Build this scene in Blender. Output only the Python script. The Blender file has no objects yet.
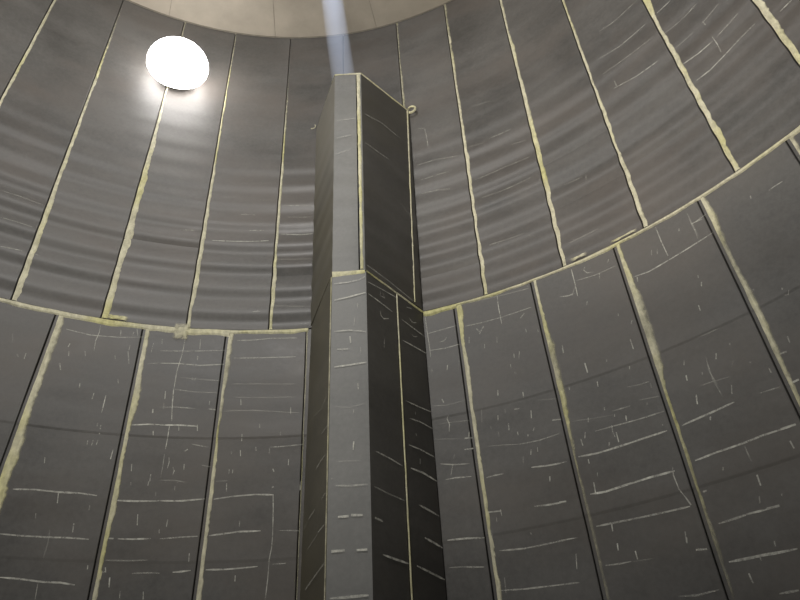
import bpy, bmesh, math, random
from mathutils import Vector, Matrix, noise

# ---------------------------------------------------------------- camera, world, lights, exposure
sc = bpy.context.scene
COL = sc.collection
PIT, ROLL, F_PX = 0.6615, -0.0605, 662.5
cam_d = bpy.data.cameras.new('camera'); cam = bpy.data.objects.new('camera', cam_d); COL.objects.link(cam)
cam_d.sensor_width = 36; cam_d.lens = 36*F_PX/800; cam_d.clip_start = .05; cam_d.clip_end = 200
fwd = Vector((0, math.cos(PIT), math.sin(PIT))); rt = Vector((1, 0, 0)); up = rt.cross(fwd)
r2 = math.cos(ROLL)*rt + math.sin(ROLL)*up; u2 = -math.sin(ROLL)*rt + math.cos(ROLL)*up
m = Matrix((r2, u2, -fwd)).transposed().to_4x4(); m.translation = Vector((1.2534, -.6306, 0)); cam.matrix_world = m
sc.camera = cam
vs = sc.view_settings
vs.view_transform = 'Standard'; vs.look = 'None'; vs.gamma = 1; vs.use_curve_mapping = False; vs.exposure = -0.1
w = bpy.data.worlds.new('world'); sc.world = w; w.use_nodes = True
w.node_tree.nodes['Background'].inputs[0].default_value = (.55, .62, .75, 1)
w.node_tree.nodes['Background'].inputs[1].default_value = 1.0

def lamp(name, kind, loc, aim, power, color, **kw):
    d = bpy.data.lights.new(name, kind); d.energy = power; d.color = color
    for k, v in kw.items(): setattr(d, k, v)
    o = bpy.data.objects.new(name, d); COL.objects.link(o); o.location = loc
    o.rotation_euler = (Vector(aim)-Vector(loc)).to_track_quat('-Z', 'Y').to_euler()
    return o
# daylight from the roof manway behind the camera, two work lamps near the tank axis
lamp('manway_daylight', 'AREA', (-1.0, -2.6, 11.2), (.4, 3.0, 0), 620, (1, .98, .95), shape='DISK', size=1.3)
lamp('work_lamp_low', 'AREA', (-1.2, -3.8, -.6), (-.3, 1.5, 9), 330, (1, .96, .87), shape='DISK', size=.8, spread=math.radians(105))
lamp('work_lamp_side', 'SPOT', (-3.5, -2.0, 1.5), (4.3, 4.2, 7.8), 1500, (1, .90, .78), spot_size=math.radians(40), spot_blend=.55, shadow_soft_size=.25)
# daylight falling through the roof hole above the column
HOLE = Vector((.36, 4.55, 11.40)); CAP_HIT = Vector((.62, 5.30, 8.68))
sh_dir = (HOLE-CAP_HIT).normalized()
lamp('shaft_daylight', 'SPOT', HOLE+sh_dir*15, CAP_HIT, 165000, (.62, .74, 1), spot_size=math.radians(2.2), spot_blend=.2, shadow_soft_size=.25)

# ---------------------------------------------------------------- constants and helpers
R = 6.0; Z_FLOOR = -1.6; Z_LEDGE = 4.79; Z_ROOF = 11.40; TH = .018
random.seed(7)
WALL_CHALK=[([(-0.4446,4.566),(-0.4011,4.54),(-0.3477,4.565),(-0.3047,4.61)],0.6,0.5),
([(-0.3878,4.698),(-0.3864,4.6),(-0.3886,4.471),(-0.3865,4.335)],0.6,0.6),
([(-0.4304,4.386),(-0.4319,4.336)],0.72,0.6),
([(-0.4282,4.286),(-0.4263,4.222)],0.72,0.4),
([(-0.4373,4.116),(-0.4322,4.032)],0.72,0.6),
([(-0.3946,3.906),(-0.3932,3.844)],0.72,0.6),
([(-0.3671,3.805),(-0.3677,3.73)],0.72,0.6),
([(-0.3463,3.797),(-0.346,3.576)],0.72,0.8),
([(-0.3493,4.669),(-0.3473,4.585)],0.6,0.6),
([(-0.3251,4.664),(-0.3262,4.605)],0.6,0.5),
([(-0.3275,4.393),(-0.3202,4.221)],0.72,0.6),
([(-0.3265,4.477),(-0.3262,4.408)],0.6,0.5),
([(-0.2847,4.539),(-0.2854,4.398)],0.6,0.6),
([(-0.3329,4.012),(-0.3301,3.949)],0.6,0.4),
([(-0.3485,4.319),(-0.3461,4.267)],0.6,0.5),
([(-0.4016,4.318),(-0.3985,4.254)],0.6,0.5),
([(-0.4954,4.168),(-0.4952,4.091)],0.6,0.5),
([(-0.5086,4.135),(-0.5054,4.101)],0.6,0.4),
([(-0.5275,4.381),(-0.5212,4.258)],0.6,0.25),
([(-0.2609,3.674),(-0.2602,3.625)],0.84,0.7),
([(-0.3209,4.712),(-0.3161,4.614)],0.6,0.5),
([(-0.2867,4.253),(-0.2652,4.272)],0.6,0.35),
([(-0.2699,4.441),(-0.2252,4.46),(-0.1449,4.496)],0.6,0.4),
([(-0.2652,4.272),(-0.2321,4.284),(-0.1904,4.272),(-0.1451,4.298)],0.78,0.6),
([(-0.2269,4.691),(-0.2271,4.431),(-0.2313,4.18),(-0.2307,3.915),(-0.2251,3.564)],0.72,0.65),
([(-0.2238,4.103),(-0.1937,4.086),(-0.1484,4.073)],0.6,0.3),
([(-0.2307,3.941),(-0.1898,3.915),(-0.1491,3.917)],0.6,0.3),
([(-0.2494,3.704),(-0.2212,3.714),(-0.185,3.703)],0.6,0.35),
([(-0.1614,3.707),(-0.1503,3.698)],0.6,0.5),
([(-0.1258,4.641),(-0.092,4.647),(-0.0561,4.669),(-0.0032,4.658)],0.72,0.5),
([(-0.1274,4.387),(-0.1,4.387),(-0.0528,4.389),(-0.0051,4.385)],0.72,0.5),
([(-0.125,4.03),(-0.0716,4.029),(-0.002,4.009)],0.6,0.25),
([(-0.1182,3.858),(-0.0616,3.847),(-0.0006,3.839)],0.6,0.25),
([(-0.13,3.689),(-0.0744,3.685),(0.0086,3.63)],0.6,0.25),
([(-0.1975,4.645),(-0.1955,4.501)],0.6,0.6),
([(-0.1971,4.401),(-0.1966,4.345)],0.72,0.6),
([(-0.27,4.607),(-0.2688,4.536)],0.6,0.5),
([(-0.245,3.909),(-0.2434,3.807)],0.84,0.6),
([(-0.2437,3.756),(-0.2424,3.682)],0.6,0.4),
([(-0.1616,3.804),(-0.1618,3.758)],0.72,0.5),
([(-0.1047,3.832),(-0.1027,3.76)],0.72,0.6),
([(-0.009,3.708),(-0.0082,3.619)],0.6,0.7),
([(-0.1999,4.111),(-0.201,4.078),(-0.1953,4.072),(-0.1942,4.107)],0.6,0.5),
([(0.0148,4.721),(0.0164,4.342),(0.0182,4.01)],0.6,0.35),
([(-0.4468,2.666),(-0.4169,2.682),(-0.3779,2.678),(-0.3476,2.683),(-0.3209,2.669)],0.96,0.7),
([(-0.4151,3.022),(-0.4133,2.959)],0.6,0.45),
([(-0.3566,3.252),(-0.3562,3.2)],0.6,0.7),
([(-0.3483,3.257),(-0.3487,3.196)],0.6,0.7),
([(-0.3407,3.262),(-0.3414,3.209)],0.6,0.7),
([(-0.342,3.435),(-0.3409,3.331)],0.72,0.6),
([(-0.3477,3.455),(-0.3481,3.412)],0.6,0.5),
([(-0.3124,3.175),(-0.3132,3.062)],0.72,0.8),
([(-0.3796,2.667),(-0.3772,2.567)],0.72,0.6),
([(-0.328,2.569),(-0.3276,2.518)],0.6,0.4),
([(-0.2942,3.463),(-0.2641,3.486),(-0.2434,3.49)],0.84,0.7),
([(-0.2609,3.674),(-0.2596,3.63)],0.78,0.8),
([(-0.2526,3.41),(-0.2511,3.358)],0.78,0.8),
([(-0.2769,3.022),(-0.2754,2.945)],0.72,0.7),
([(-0.2425,2.922),(-0.242,2.846)],0.72,0.6),
([(-0.2436,2.845),(-0.2438,2.798)],0.6,0.5),
([(-0.2955,2.631),(-0.2581,2.631),(-0.2198,2.642)],0.96,0.7),
([(-0.2723,2.827),(-0.2713,2.795)],0.6,0.4),
([(-0.2288,2.731),(-0.2283,2.689)],0.6,0.5),
([(-0.2433,3.485),(-0.2121,3.494),(-0.1772,3.487)],0.9,0.75),
([(-0.1776,3.506),(-0.1759,3.429)],0.72,0.8),
([(-0.2302,3.812),(-0.2238,3.54)],0.66,0.6),
([(-0.2264,3.478),(-0.2257,3.347),(-0.226,3.207)],0.9,0.8),
([(-0.2261,3.161),(-0.2252,3.003),(-0.2255,2.893)],0.6,0.5),
([(-0.2103,3.495),(-0.2086,3.428)],0.6,0.5),
([(-0.2284,3.717),(-0.1923,3.709)],0.6,0.4),
([(-0.1613,3.702),(-0.1484,3.693)],0.6,0.5),
([(-0.1877,3.214),(-0.1932,3.186)],0.72,0.5),
([(-0.2175,3.117),(-0.2157,3.061),(-0.2169,2.994)],0.78,0.7),
([(-0.2078,3.006),(-0.2047,2.967),(-0.2062,2.918)],0.78,0.75),
([(-0.1897,3.043),(-0.1888,2.976)],0.72,0.6),
([(-0.1821,3.273),(-0.1534,3.241)],0.6,0.35),
([(-0.1594,3.034),(-0.1452,3.016)],0.6,0.35),
([(-0.2259,2.86),(-0.2027,2.864),(-0.1822,2.844)],0.6,0.35),
([(-0.1994,2.799),(-0.1986,2.756)],0.6,0.4),
([(-0.2198,2.642),(-0.1839,2.645),(-0.1463,2.667)],0.96,0.75),
([(-0.1311,2.662),(-0.0979,2.69),(-0.0605,2.702),(-0.0294,2.69)],0.9,0.65),
([(-0.0304,2.69),(-0.0284,2.548),(-0.0268,2.352)],0.84,0.7),
([(-0.104,3.793),(-0.1034,3.754)],0.6,0.5),
([(-0.095,3.393),(-0.0943,3.309)],0.72,0.7),
([(-0.0951,3.203),(-0.0936,3.134)],0.72,0.7),
([(-0.068,3.234),(-0.0667,3.192)],0.72,0.5),
([(-0.0433,3.217),(-0.0419,3.158)],0.6,0.5),
([(-0.0428,3.228),(-0.0175,3.23),(0.017,3.24)],0.72,0.5),
([(-0.007,3.077),(-0.0071,3.009)],0.78,0.6),
([(-0.1107,2.987),(-0.1105,2.938)],0.72,0.6),
([(-0.1047,2.982),(-0.1043,2.942)],0.6,0.5),
([(-0.0344,2.977),(-0.0316,2.945)],0.72,0.6),
([(-0.1124,2.832),(-0.1114,2.745)],0.72,0.6),
([(-0.0088,3.682),(-0.0082,3.619)],0.6,0.6),
([(-0.0251,3.402),(-0.0246,3.359)],0.6,0.5),
([(0.0158,2.821),(0.0161,2.723)],0.72,0.6),
([(-0.1316,2.856),(-0.1111,2.859)],0.6,0.3),
([(-0.0646,3.511),(-0.0639,3.461)],0.6,0.4),
([(-0.1101,3.189),(-0.1103,3.158)],0.6,0.4),
([(-0.0304,2.783),(-0.0337,2.769)],0.6,0.4),
([(-0.1334,3.674),(-0.093,3.682),(-0.0518,3.67),(0.0048,3.631)],0.54,0.2),
([(-0.4449,2.238),(-0.4113,2.235),(-0.3773,2.238),(-0.3455,2.243),(-0.3172,2.238)],0.9,0.6),
([(-0.3451,2.384),(-0.3435,2.297)],0.72,0.7),
([(-0.404,2.455),(-0.4025,2.407)],0.6,0.4),
([(-0.3772,2.304),(-0.3749,2.183),(-0.3758,2.036)],0.6,0.3),
([(-0.3738,1.842),(-0.3714,1.688)],0.66,0.5),
([(-0.4267,1.86),(-0.3996,1.855),(-0.3658,1.837),(-0.3435,1.838),(-0.3216,1.821)],0.9,0.7),
([(-0.3097,1.998),(-0.3089,1.962)],0.72,0.5),
([(-0.2509,2.499),(-0.2484,2.389)],0.72,0.55),
([(-0.2937,2.254),(-0.2801,2.253)],0.78,0.6),
([(-0.274,2.252),(-0.2525,2.252),(-0.2233,2.261)],0.9,0.65),
([(-0.285,2.048),(-0.252,2.047),(-0.2219,2.057)],0.72,0.35),
([(-0.2424,1.934),(-0.2185,1.94),(-0.2001,1.937)],0.72,0.4),
([(-0.29,1.938),(-0.2814,1.945)],0.72,0.5),
([(-0.2834,1.984),(-0.2812,1.939)],0.66,0.6),
([(-0.2738,1.895),(-0.2719,1.806)],0.9,0.8),
([(-0.2543,1.772),(-0.2532,1.702)],0.66,0.6),
([(-0.2201,1.773),(-0.2183,1.702)],0.72,0.6),
([(-0.2127,2.354),(-0.2116,2.314)],0.78,0.7),
([(-0.2091,2.26),(-0.1779,2.276),(-0.1493,2.285)],0.78,0.55),
([(-0.1316,2.289),(-0.1076,2.306),(-0.0816,2.322),(-0.0468,2.322)],0.9,0.65),
([(-0.015,2.314),(-0.0016,2.312),(0.0186,2.3)],0.66,0.4),
([(-0.0268,2.352),(-0.0262,2.272),(-0.0265,2.154),(-0.029,2.039),(-0.0293,1.853),(-0.0309,1.673)],0.78,0.5),
([(-0.2018,2.455),(-0.202,2.378)],0.72,0.6),
([(-0.0834,2.431),(-0.0831,2.376)],0.78,0.65),
([(-0.1589,2.12),(-0.1579,2.041)],0.72,0.6),
([(-0.1804,1.945),(-0.1697,1.948),(-0.1529,1.96)],0.96,0.7),
([(-0.1295,1.963),(-0.0979,1.962),(-0.0694,1.971),(-0.047,1.978)],0.84,0.65),
([(-0.023,1.992),(-0.0019,1.993)],0.72,0.5),
([(-0.0816,1.903),(-0.0813,1.848)],0.78,0.65),
([(-0.0321,2.777),(-0.0303,2.768)],0.6,0.4),
([(0.2608,4.707),(0.2623,4.498),(0.2647,4.24),(0.2644,4.13)],0.78,0.5),
([(0.2647,4.46),(0.2955,4.474),(0.3221,4.48)],0.66,0.5),
([(0.2656,4.222),(0.2954,4.207),(0.3234,4.216)],0.66,0.5),
([(0.2997,4.354),(0.295,4.311),(0.2849,4.307)],0.72,0.45),
([(0.3376,4.441),(0.3677,4.429),(0.4057,4.422),(0.4716,4.425)],0.6,0.4),
([(0.4108,4.745),(0.4094,4.571),(0.4099,4.427),(0.4102,4.328)],0.78,0.65),
([(0.3332,4.76),(0.3949,4.736),(0.4755,4.689)],0.6,0.3),
([(0.3745,4.373),(0.3645,4.281)],0.72,0.5),
([(0.3603,4.364),(0.3653,4.315)],0.66,0.5),
([(0.2957,3.976),(0.2939,3.913)],0.72,0.8),
([(0.3437,4.277),(0.3422,4.197)],0.6,0.6),
([(0.3715,4.144),(0.3704,4.078)],0.6,0.4),
([(0.3966,4.177),(0.3952,4.103)],0.6,0.5),
([(0.4226,3.906),(0.422,3.856)],0.6,0.5),
([(0.4335,3.915),(0.4298,3.82)],0.6,0.5),
([(0.4526,4.179),(0.453,4.111)],0.6,0.5),
([(0.4564,4.378),(0.4471,4.329)],0.6,0.4),
([(0.4745,4.11),(0.4743,4.079)],0.66,0.6),
([(0.3826,3.519),(0.3814,3.455)],0.78,0.7),
([(0.4263,3.418),(0.4259,3.355)],0.78,0.7),
([(0.5114,3.82),(0.5107,3.727)],0.72,0.6),
([(0.5057,3.324),(0.5061,3.295)],0.6,0.7),
([(0.265,3.968),(0.2648,3.926)],0.66,0.5),
([(0.3177,4.009),(0.3192,3.98)],0.66,0.5),
([(0.4176,3.679),(0.4198,3.662)],0.6,0.5),
([(0.413,3.788),(0.4128,3.738)],0.6,0.4),
([(0.56,4.481),(0.5505,4.382),(0.5286,4.422)],0.6,0.35),
([(0.2785,3.564),(0.2815,3.516)],0.84,0.7),
([(0.2876,3.357),(0.2844,3.314),(0.2878,3.25),(0.2857,3.167)],0.72,0.7),
([(0.3212,3.121),(0.3194,3.049)],0.78,0.6),
([(0.3117,3.058),(0.3258,3.045)],0.72,0.5),
([(0.2618,3.107),(0.3028,3.067)],0.54,0.2),
([(0.3093,2.934),(0.3252,2.927)],0.72,0.5),
([(0.265,2.828),(0.2874,2.795),(0.3151,2.774)],0.72,0.5),
([(0.2711,2.652),(0.2885,2.653),(0.3159,2.637)],0.84,0.55),
([(0.291,2.905),(0.2893,2.863)],0.6,0.4),
([(0.2856,2.79),(0.2815,2.692)],0.6,0.4),
([(0.2697,3.273),(0.2917,3.269),(0.3244,3.249)],0.54,0.2),
([(0.258,3.504),(0.2877,3.478),(0.3217,3.492)],0.54,0.25),
([(0.3757,3.232),(0.3747,3.176)],0.72,0.7),
([(0.4342,3.194),(0.4323,3.106)],0.84,0.8),
([(0.3918,3.116),(0.3908,3.038)],0.84,0.7),
([(0.4345,3.002),(0.4309,2.964)],0.66,0.5),
([(0.4047,3.001),(0.405,2.961)],0.66,0.6),
([(0.4216,2.946),(0.421,2.925)],0.72,0.7),
([(0.3606,3.128),(0.3602,3.095)],0.66,0.5),
([(0.3713,3.051),(0.3728,2.998)],0.6,0.4),
([(0.4331,2.788),(0.4324,2.742)],0.66,0.6),
([(0.4221,2.783),(0.4201,2.727)],0.72,0.7),
([(0.4062,3.253),(0.4149,3.245)],0.66,0.5),
([(0.4665,3.025),(0.4814,3.009)],0.72,0.5),
([(0.4044,2.864),(0.4386,2.854),(0.4732,2.868)],0.66,0.35),
([(0.3498,2.919),(0.3774,2.896),(0.4044,2.864)],0.6,0.25),
([(0.3408,2.595),(0.3563,2.601),(0.37,2.6)],0.84,0.5),
([(0.4174,2.602),(0.4435,2.581),(0.4599,2.574),(0.4747,2.574)],0.84,0.6),
([(0.444,2.473),(0.4428,2.425)],0.84,0.7),
([(0.4069,2.732),(0.4056,2.66)],0.6,0.3),
([(0.3483,3.344),(0.3459,3.195)],0.6,0.35),
([(0.4483,3.284),(0.4823,3.237)],0.54,0.25),
([(0.3895,3.28),(0.3894,3.234)],0.6,0.35),
([(0.3365,2.252),(0.3561,2.244)],0.78,0.55),
([(0.3565,2.259),(0.3573,2.197)],0.6,0.5),
([(0.4111,2.224),(0.4317,2.211),(0.4475,2.206),(0.4618,2.206)],0.96,0.6),
([(0.3483,2.191),(0.3481,2.144)],0.6,0.4),
([(0.3381,2.078),(0.3372,1.995)],0.72,0.4),
([(0.265,2.052),(0.2944,2.043),(0.3249,2.022)],0.96,0.75),
([(0.2636,1.801),(0.2801,1.795),(0.3192,1.762)],0.78,0.4),
([(0.3458,1.884),(0.3832,1.865),(0.4238,1.868),(0.4624,1.871)],0.78,0.5),
([(0.398,1.996),(0.399,1.977)],0.72,0.5),
([(0.4601,1.74),(0.4568,1.617)],0.78,0.65),
([(0.3478,1.646),(0.3469,1.515)],0.72,0.5),
([(0.3391,1.543),(0.3737,1.525),(0.4154,1.514),(0.4564,1.502)],0.78,0.5),
([(0.5611,4.723),(0.5608,4.521),(0.5595,4.343)],0.84,0.7),
([(0.5862,4.672),(0.5826,4.64),(0.5873,4.582),(0.5975,4.563)],0.72,0.4),
([(0.5644,4.544),(0.6001,4.512),(0.6404,4.512)],0.6,0.35),
([(0.5267,4.422),(0.5413,4.395),(0.556,4.394)],0.6,0.45),
([(0.7258,4.734),(0.7259,4.533),(0.7275,4.321)],0.78,0.6),
([(0.6616,4.279),(0.6897,4.255),(0.723,4.271),(0.7595,4.286),(0.8061,4.306)],0.72,0.55),
([(0.7811,4.605),(0.7821,4.434),(0.7818,4.326)],0.66,0.4),
([(0.7808,4.536),(0.7996,4.52)],0.6,0.4),
([(0.6315,4.635),(0.6273,4.592)],0.66,0.5),
([(0.6079,4.515),(0.606,4.442)],0.6,0.5),
([(0.7605,4.562),(0.759,4.535)],0.72,0.5),
([(0.6679,4.257),(0.6664,4.203)],0.78,0.5),
([(0.7594,3.95),(0.7582,3.917)],0.6,0.5),
([(0.7603,3.86),(0.7577,3.82)],0.78,0.6),
([(0.7427,3.645),(0.7423,3.581)],0.78,0.7),
([(0.5734,4.229),(0.571,4.187)],0.66,0.5),
([(0.6188,3.943),(0.6176,3.908)],0.6,0.5),
([(0.7058,4.488),(0.7031,4.428)],0.6,0.4),
([(0.715,4.465),(0.7126,4.405)],0.6,0.4),
([(0.6373,3.8),(0.6338,3.761)],0.6,0.5),
([(0.7258,3.332),(0.7575,3.332)],0.6,0.25),
([(0.6248,3.604),(0.6251,3.485)],0.84,0.7),
([(0.5417,3.528),(0.5422,3.413)],0.96,0.8),
([(0.5102,3.785),(0.5098,3.723)],0.72,0.6),
([(0.6932,3.174),(0.6903,3.128)],0.78,0.5),
([(0.6883,3.026),(0.6872,2.977)],0.84,0.6),
([(0.6914,2.801),(0.6894,2.726)],0.84,0.7),
([(0.7399,3.115),(0.7367,3.061)],0.78,0.6),
([(0.7246,3.117),(0.7213,2.979),(0.7261,2.803)],0.72,0.3),
([(0.5538,3.285),(0.5529,3.228)],0.78,0.6),
([(0.5977,3.122),(0.6167,3.103),(0.6329,3.099)],0.72,0.45),
([(0.5646,2.935),(0.576,2.932),(0.5938,2.928)],0.66,0.4),
([(0.6097,2.954),(0.6404,2.925)],0.6,0.3),
([(0.525,2.945),(0.5232,2.899)],0.72,0.6),
([(0.554,2.999),(0.5534,2.968)],0.72,0.6),
([(0.5832,2.85),(0.582,2.794)],0.9,0.8),
([(0.5306,2.79),(0.5599,2.786),(0.6013,2.774),(0.6405,2.77)],0.72,0.4),
([(0.495,2.59),(0.5253,2.575),(0.567,2.58),(0.6049,2.586),(0.6358,2.587)],0.96,0.7),
([(0.5579,2.801),(0.5569,2.73),(0.5585,2.676)],0.72,0.6),
([(0.562,2.72),(0.5618,2.62)],0.84,0.8),
([(0.5475,2.646),(0.5459,2.609)],0.72,0.6),
([(0.5053,2.753),(0.5061,2.685)],0.84,0.5),
([(0.5148,2.809),(0.5119,2.751)],0.66,0.5),
([(0.6586,2.587),(0.6848,2.6),(0.7149,2.612)],0.84,0.6),
([(0.6996,2.575),(0.6987,2.549)],0.72,0.6),
([(0.6659,2.26),(0.6947,2.267)],0.78,0.5),
([(0.567,2.898),(0.5659,2.873)],0.6,0.5),
([(0.6109,3.325),(0.6095,3.294)],0.66,0.4),
([(0.5785,3.487),(0.5774,3.461)],0.66,0.5),
([(0.5068,3.333),(0.5052,3.29)],0.72,0.5),
([(0.634,3.09),(0.6335,3.026)],0.6,0.3),
([(0.6204,2.909),(0.6193,2.884)],0.6,0.4),
([(0.7118,2.995),(0.7104,2.971)],0.66,0.5),
([(0.6321,2.664),(0.632,2.645)],0.66,0.5),
([(0.4968,2.959),(0.5357,2.918),(0.5646,2.896)],0.54,0.2),
([(0.5001,2.218),(0.5229,2.206),(0.5542,2.219),(0.5909,2.227),(0.6285,2.223)],1.02,0.8),
([(0.6272,2.254),(0.6251,2.189),(0.6266,2.062),(0.6316,1.984)],0.78,0.6),
([(0.6316,1.984),(0.6356,1.912)],0.78,0.5),
([(0.5093,2.317),(0.5085,2.218)],0.84,0.7),
([(0.498,1.929),(0.5323,1.924),(0.5615,1.917),(0.6016,1.909),(0.6338,1.904)],0.84,0.5),
([(0.5207,1.917),(0.5199,1.857)],0.84,0.7),
([(0.522,1.752),(0.521,1.694)],0.96,0.7),
([(0.544,1.661),(0.5443,1.592)],0.96,0.75),
([(0.498,1.597),(0.5178,1.587),(0.535,1.587)],0.84,0.55),
([(0.4396,1.877),(0.4668,1.868)],0.72,0.45),
([(0.4509,2.211),(0.4618,2.206)],0.84,0.6),
([(0.4598,1.732),(0.4569,1.612)],0.9,0.65),
([(0.6172,1.722),(0.6146,1.637)],0.78,0.5),
([(0.6238,1.565),(0.6377,1.552)],0.78,0.4),
([(0.5094,2.542),(0.5093,2.498)],0.78,0.6),
([(0.5182,2.399),(0.5174,2.362)],0.6,0.4),
([(0.6601,2.259),(0.6685,2.255)],0.78,0.4),
([(0.657,1.987),(0.6617,1.992)],0.66,0.4),
([(0.5377,1.583),(0.5654,1.574)],0.6,0.2),
([(0.7829,4.527),(0.8082,4.546)],0.6,0.45),
([(0.9056,4.382),(0.9157,4.386),(0.9275,4.381)],0.66,0.5),
([(0.8791,4.452),(0.8784,4.415)],0.96,0.5),
([(0.782,4.701),(0.7829,4.527),(0.7839,4.358)],0.6,0.35),
([(0.7591,3.843),(0.7581,3.815)],0.72,0.6),
([(0.8591,3.411),(0.8583,3.393)],0.9,0.5),
([(0.8657,3.363),(0.8619,3.325),(0.8574,3.339)],0.72,0.4),
([(0.8235,3.537),(0.8235,3.52)],0.84,0.4),
([(0.8369,2.981),(0.8359,2.92)],0.84,0.4),
([(0.7625,3.153),(0.763,3.135)],0.84,0.5),
([(0.8124,2.594),(0.8259,2.6)],0.96,0.8),
([(0.8175,2.867),(0.8276,2.861)],0.72,0.4),
([(0.7979,2.794),(0.7977,2.744)],0.9,0.4),
([(0.7432,2.78),(0.7391,2.702)],0.78,0.5),
([(0.7237,3.04),(0.7218,2.89),(0.726,2.714)],0.72,0.35),
([(0.6925,2.814),(0.6895,2.731)],0.84,0.6),
([(0.6876,3.02),(0.6874,2.973)],0.84,0.5),
([(0.7006,2.58),(0.6988,2.548)],0.78,0.5),
([(0.6599,2.59),(0.6911,2.607),(0.7158,2.616),(0.7382,2.627)],0.9,0.6),
([(0.7738,2.617),(0.8018,2.603)],0.66,0.35),
([(0.702,2.881),(0.7154,2.877),(0.7455,2.856)],0.6,0.2),
([(0.7799,2.276),(0.799,2.269)],0.9,0.5),
([(0.7535,2.986),(0.759,2.985),(0.753,2.941)],0.6,0.3),
([(0.7781,2.913),(0.7784,2.897)],0.84,0.4),
([(0.66,2.253),(0.689,2.266),(0.7289,2.268),(0.7559,2.276),(0.799,2.268)],0.9,0.65),
([(0.7843,2.162),(0.7853,2.096)],1.02,0.5),
([(0.73,1.995),(0.7293,1.907)],1.02,0.6),
([(0.7293,2.241),(0.7293,2.175),(0.7302,2.108)],1.2,0.25),
([(0.7247,1.728),(0.7415,1.725)],0.96,0.5),
([(0.7226,1.831),(0.7204,1.781)],0.84,0.3),
([(0.6564,1.986),(0.6618,1.99)],0.72,0.4),
([(0.6267,2.064),(0.6281,2.029)],0.9,0.4),
([(0.6928,2.132),(0.6917,2.106)],0.78,0.3),
([(0.7496,1.805),(0.749,1.788)],0.78,0.4),
([(0.6625,1.716),(0.6856,1.721),(0.7036,1.729),(0.7263,1.723)],0.96,0.6),
([(0.6588,1.425),(0.6809,1.419),(0.7012,1.416),(0.7225,1.407),(0.7419,1.403)],1.08,0.7),
([(0.6977,1.429),(0.6966,1.382)],0.78,0.5),
([(0.6774,1.317),(0.678,1.244)],1.08,0.6),
([(0.7199,1.493),(0.7188,1.456)],0.9,0.5),
([(0.6168,1.676),(0.6148,1.63)],0.84,0.5),
([(0.6231,1.565),(0.6373,1.552)],0.78,0.4),
([(0.5849,1.258),(0.6076,1.241),(0.6359,1.249)],0.84,0.4),
([(0.7033,1.14),(0.7154,1.137),(0.7258,1.136)],1.08,0.55),
([(-0.1553,6.796),(-0.1183,6.796)],0.66,0.45),
([(-0.13,6.496),(-0.0959,6.501)],0.72,0.45),
([(-0.2081,6.249),(-0.1686,6.257),(-0.1243,6.267),(-0.0819,6.289)],0.78,0.6),
([(-0.2813,6.4),(-0.2492,6.425)],0.66,0.4),
([(-0.0546,6.971),(0.0124,6.953)],0.6,0.35),
([(-0.043,6.746),(0.0137,6.722)],0.6,0.35),
([(-0.0562,6.43),(-0.0122,6.401),(0.0178,6.409)],0.78,0.55),
([(-0.207,7.101),(-0.1656,7.137)],0.6,0.2),
([(-0.1272,7.09),(-0.075,7.097)],0.6,0.2),
([(-0.1658,7.434),(-0.0838,7.449)],0.54,0.2),
([(-0.0579,5.958),(0.0181,5.936)],0.6,0.3),
([(-0.0599,5.168),(-0.024,5.152),(0.0185,5.127)],0.6,0.3),
([(-0.1001,5.064),(-0.0857,5.07)],0.78,0.4),
([(-0.2735,6.416),(-0.2439,6.436)],0.66,0.4),
([(-0.641,6.308),(-0.604,6.319),(-0.5599,6.294)],0.6,0.35),
([(-0.6209,5.895),(-0.5894,5.903),(-0.5614,5.896)],0.6,0.35),
([(-0.6006,5.475),(-0.5619,5.503)],0.66,0.5),
([(-0.5489,5.514),(-0.53,5.498)],0.6,0.4),
([(-0.6243,7.081),(-0.6218,6.917)],0.6,0.2),
([(0.2741,7.424),(0.3246,7.418),(0.3799,7.329)],0.6,0.4),
([(0.2766,7.096),(0.3201,7.109),(0.3478,7.096)],0.6,0.4),
([(0.2675,6.834),(0.3158,6.811),(0.3481,6.746)],0.6,0.4),
([(0.2865,8.237),(0.3026,8.192),(0.3054,7.994),(0.3062,7.703)],0.66,0.45),
([(0.4579,7.438),(0.4829,7.427),(0.5111,7.419)],0.6,0.5),
([(0.4057,6.758),(0.442,6.76),(0.4784,6.772),(0.5374,6.741)],0.6,0.4),
([(0.4156,6.385),(0.4676,6.36),(0.532,6.373)],0.6,0.4),
([(0.5031,7.129),(0.5383,7.071)],0.6,0.4),
([(0.401,7.44),(0.4443,7.396)],0.54,0.25),
([(0.4311,8.287),(0.4831,8.219)],0.54,0.3),
([(0.4132,5.528),(0.451,5.507),(0.4889,5.498)],0.6,0.3),
([(0.5929,5.989),(0.6306,5.963)],0.78,0.4),
([(0.57,5.072),(0.6316,5.083)],0.6,0.35),
([(0.6391,5.969),(0.6378,5.842)],0.72,0.35),
([(0.7455,7.715),(0.7932,7.662),(0.8617,7.668)],0.6,0.45),
([(0.768,8.215),(0.8052,8.171),(0.8647,8.192)],0.6,0.4),
([(0.7376,7.399),(0.7974,7.374),(0.8623,7.348)],0.6,0.35),
([(0.7507,7.027),(0.7998,6.951),(0.8504,6.925)],0.66,0.5),
([(0.757,7.162),(0.7573,7.016)],0.72,0.45),
([(0.888,7.675),(0.9204,7.674)],0.66,0.5),
([(0.8824,7.264),(0.9208,7.238),(0.9572,7.263)],0.6,0.4),
([(0.8858,6.569),(0.9169,6.543),(0.9462,6.539)],0.72,0.65),
([(0.8927,6.198),(0.9207,6.189),(0.9532,6.213),(0.9859,6.243),(1.0168,6.252)],0.72,0.55),
([(0.9504,6.603),(0.9493,6.292)],0.72,0.55),
([(0.9495,6.924),(0.9504,6.852)],0.6,0.4),
([(0.9484,6.907),(0.9871,6.946)],0.6,0.35),
([(0.9572,6.544),(1.004,6.571)],0.6,0.35),
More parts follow.
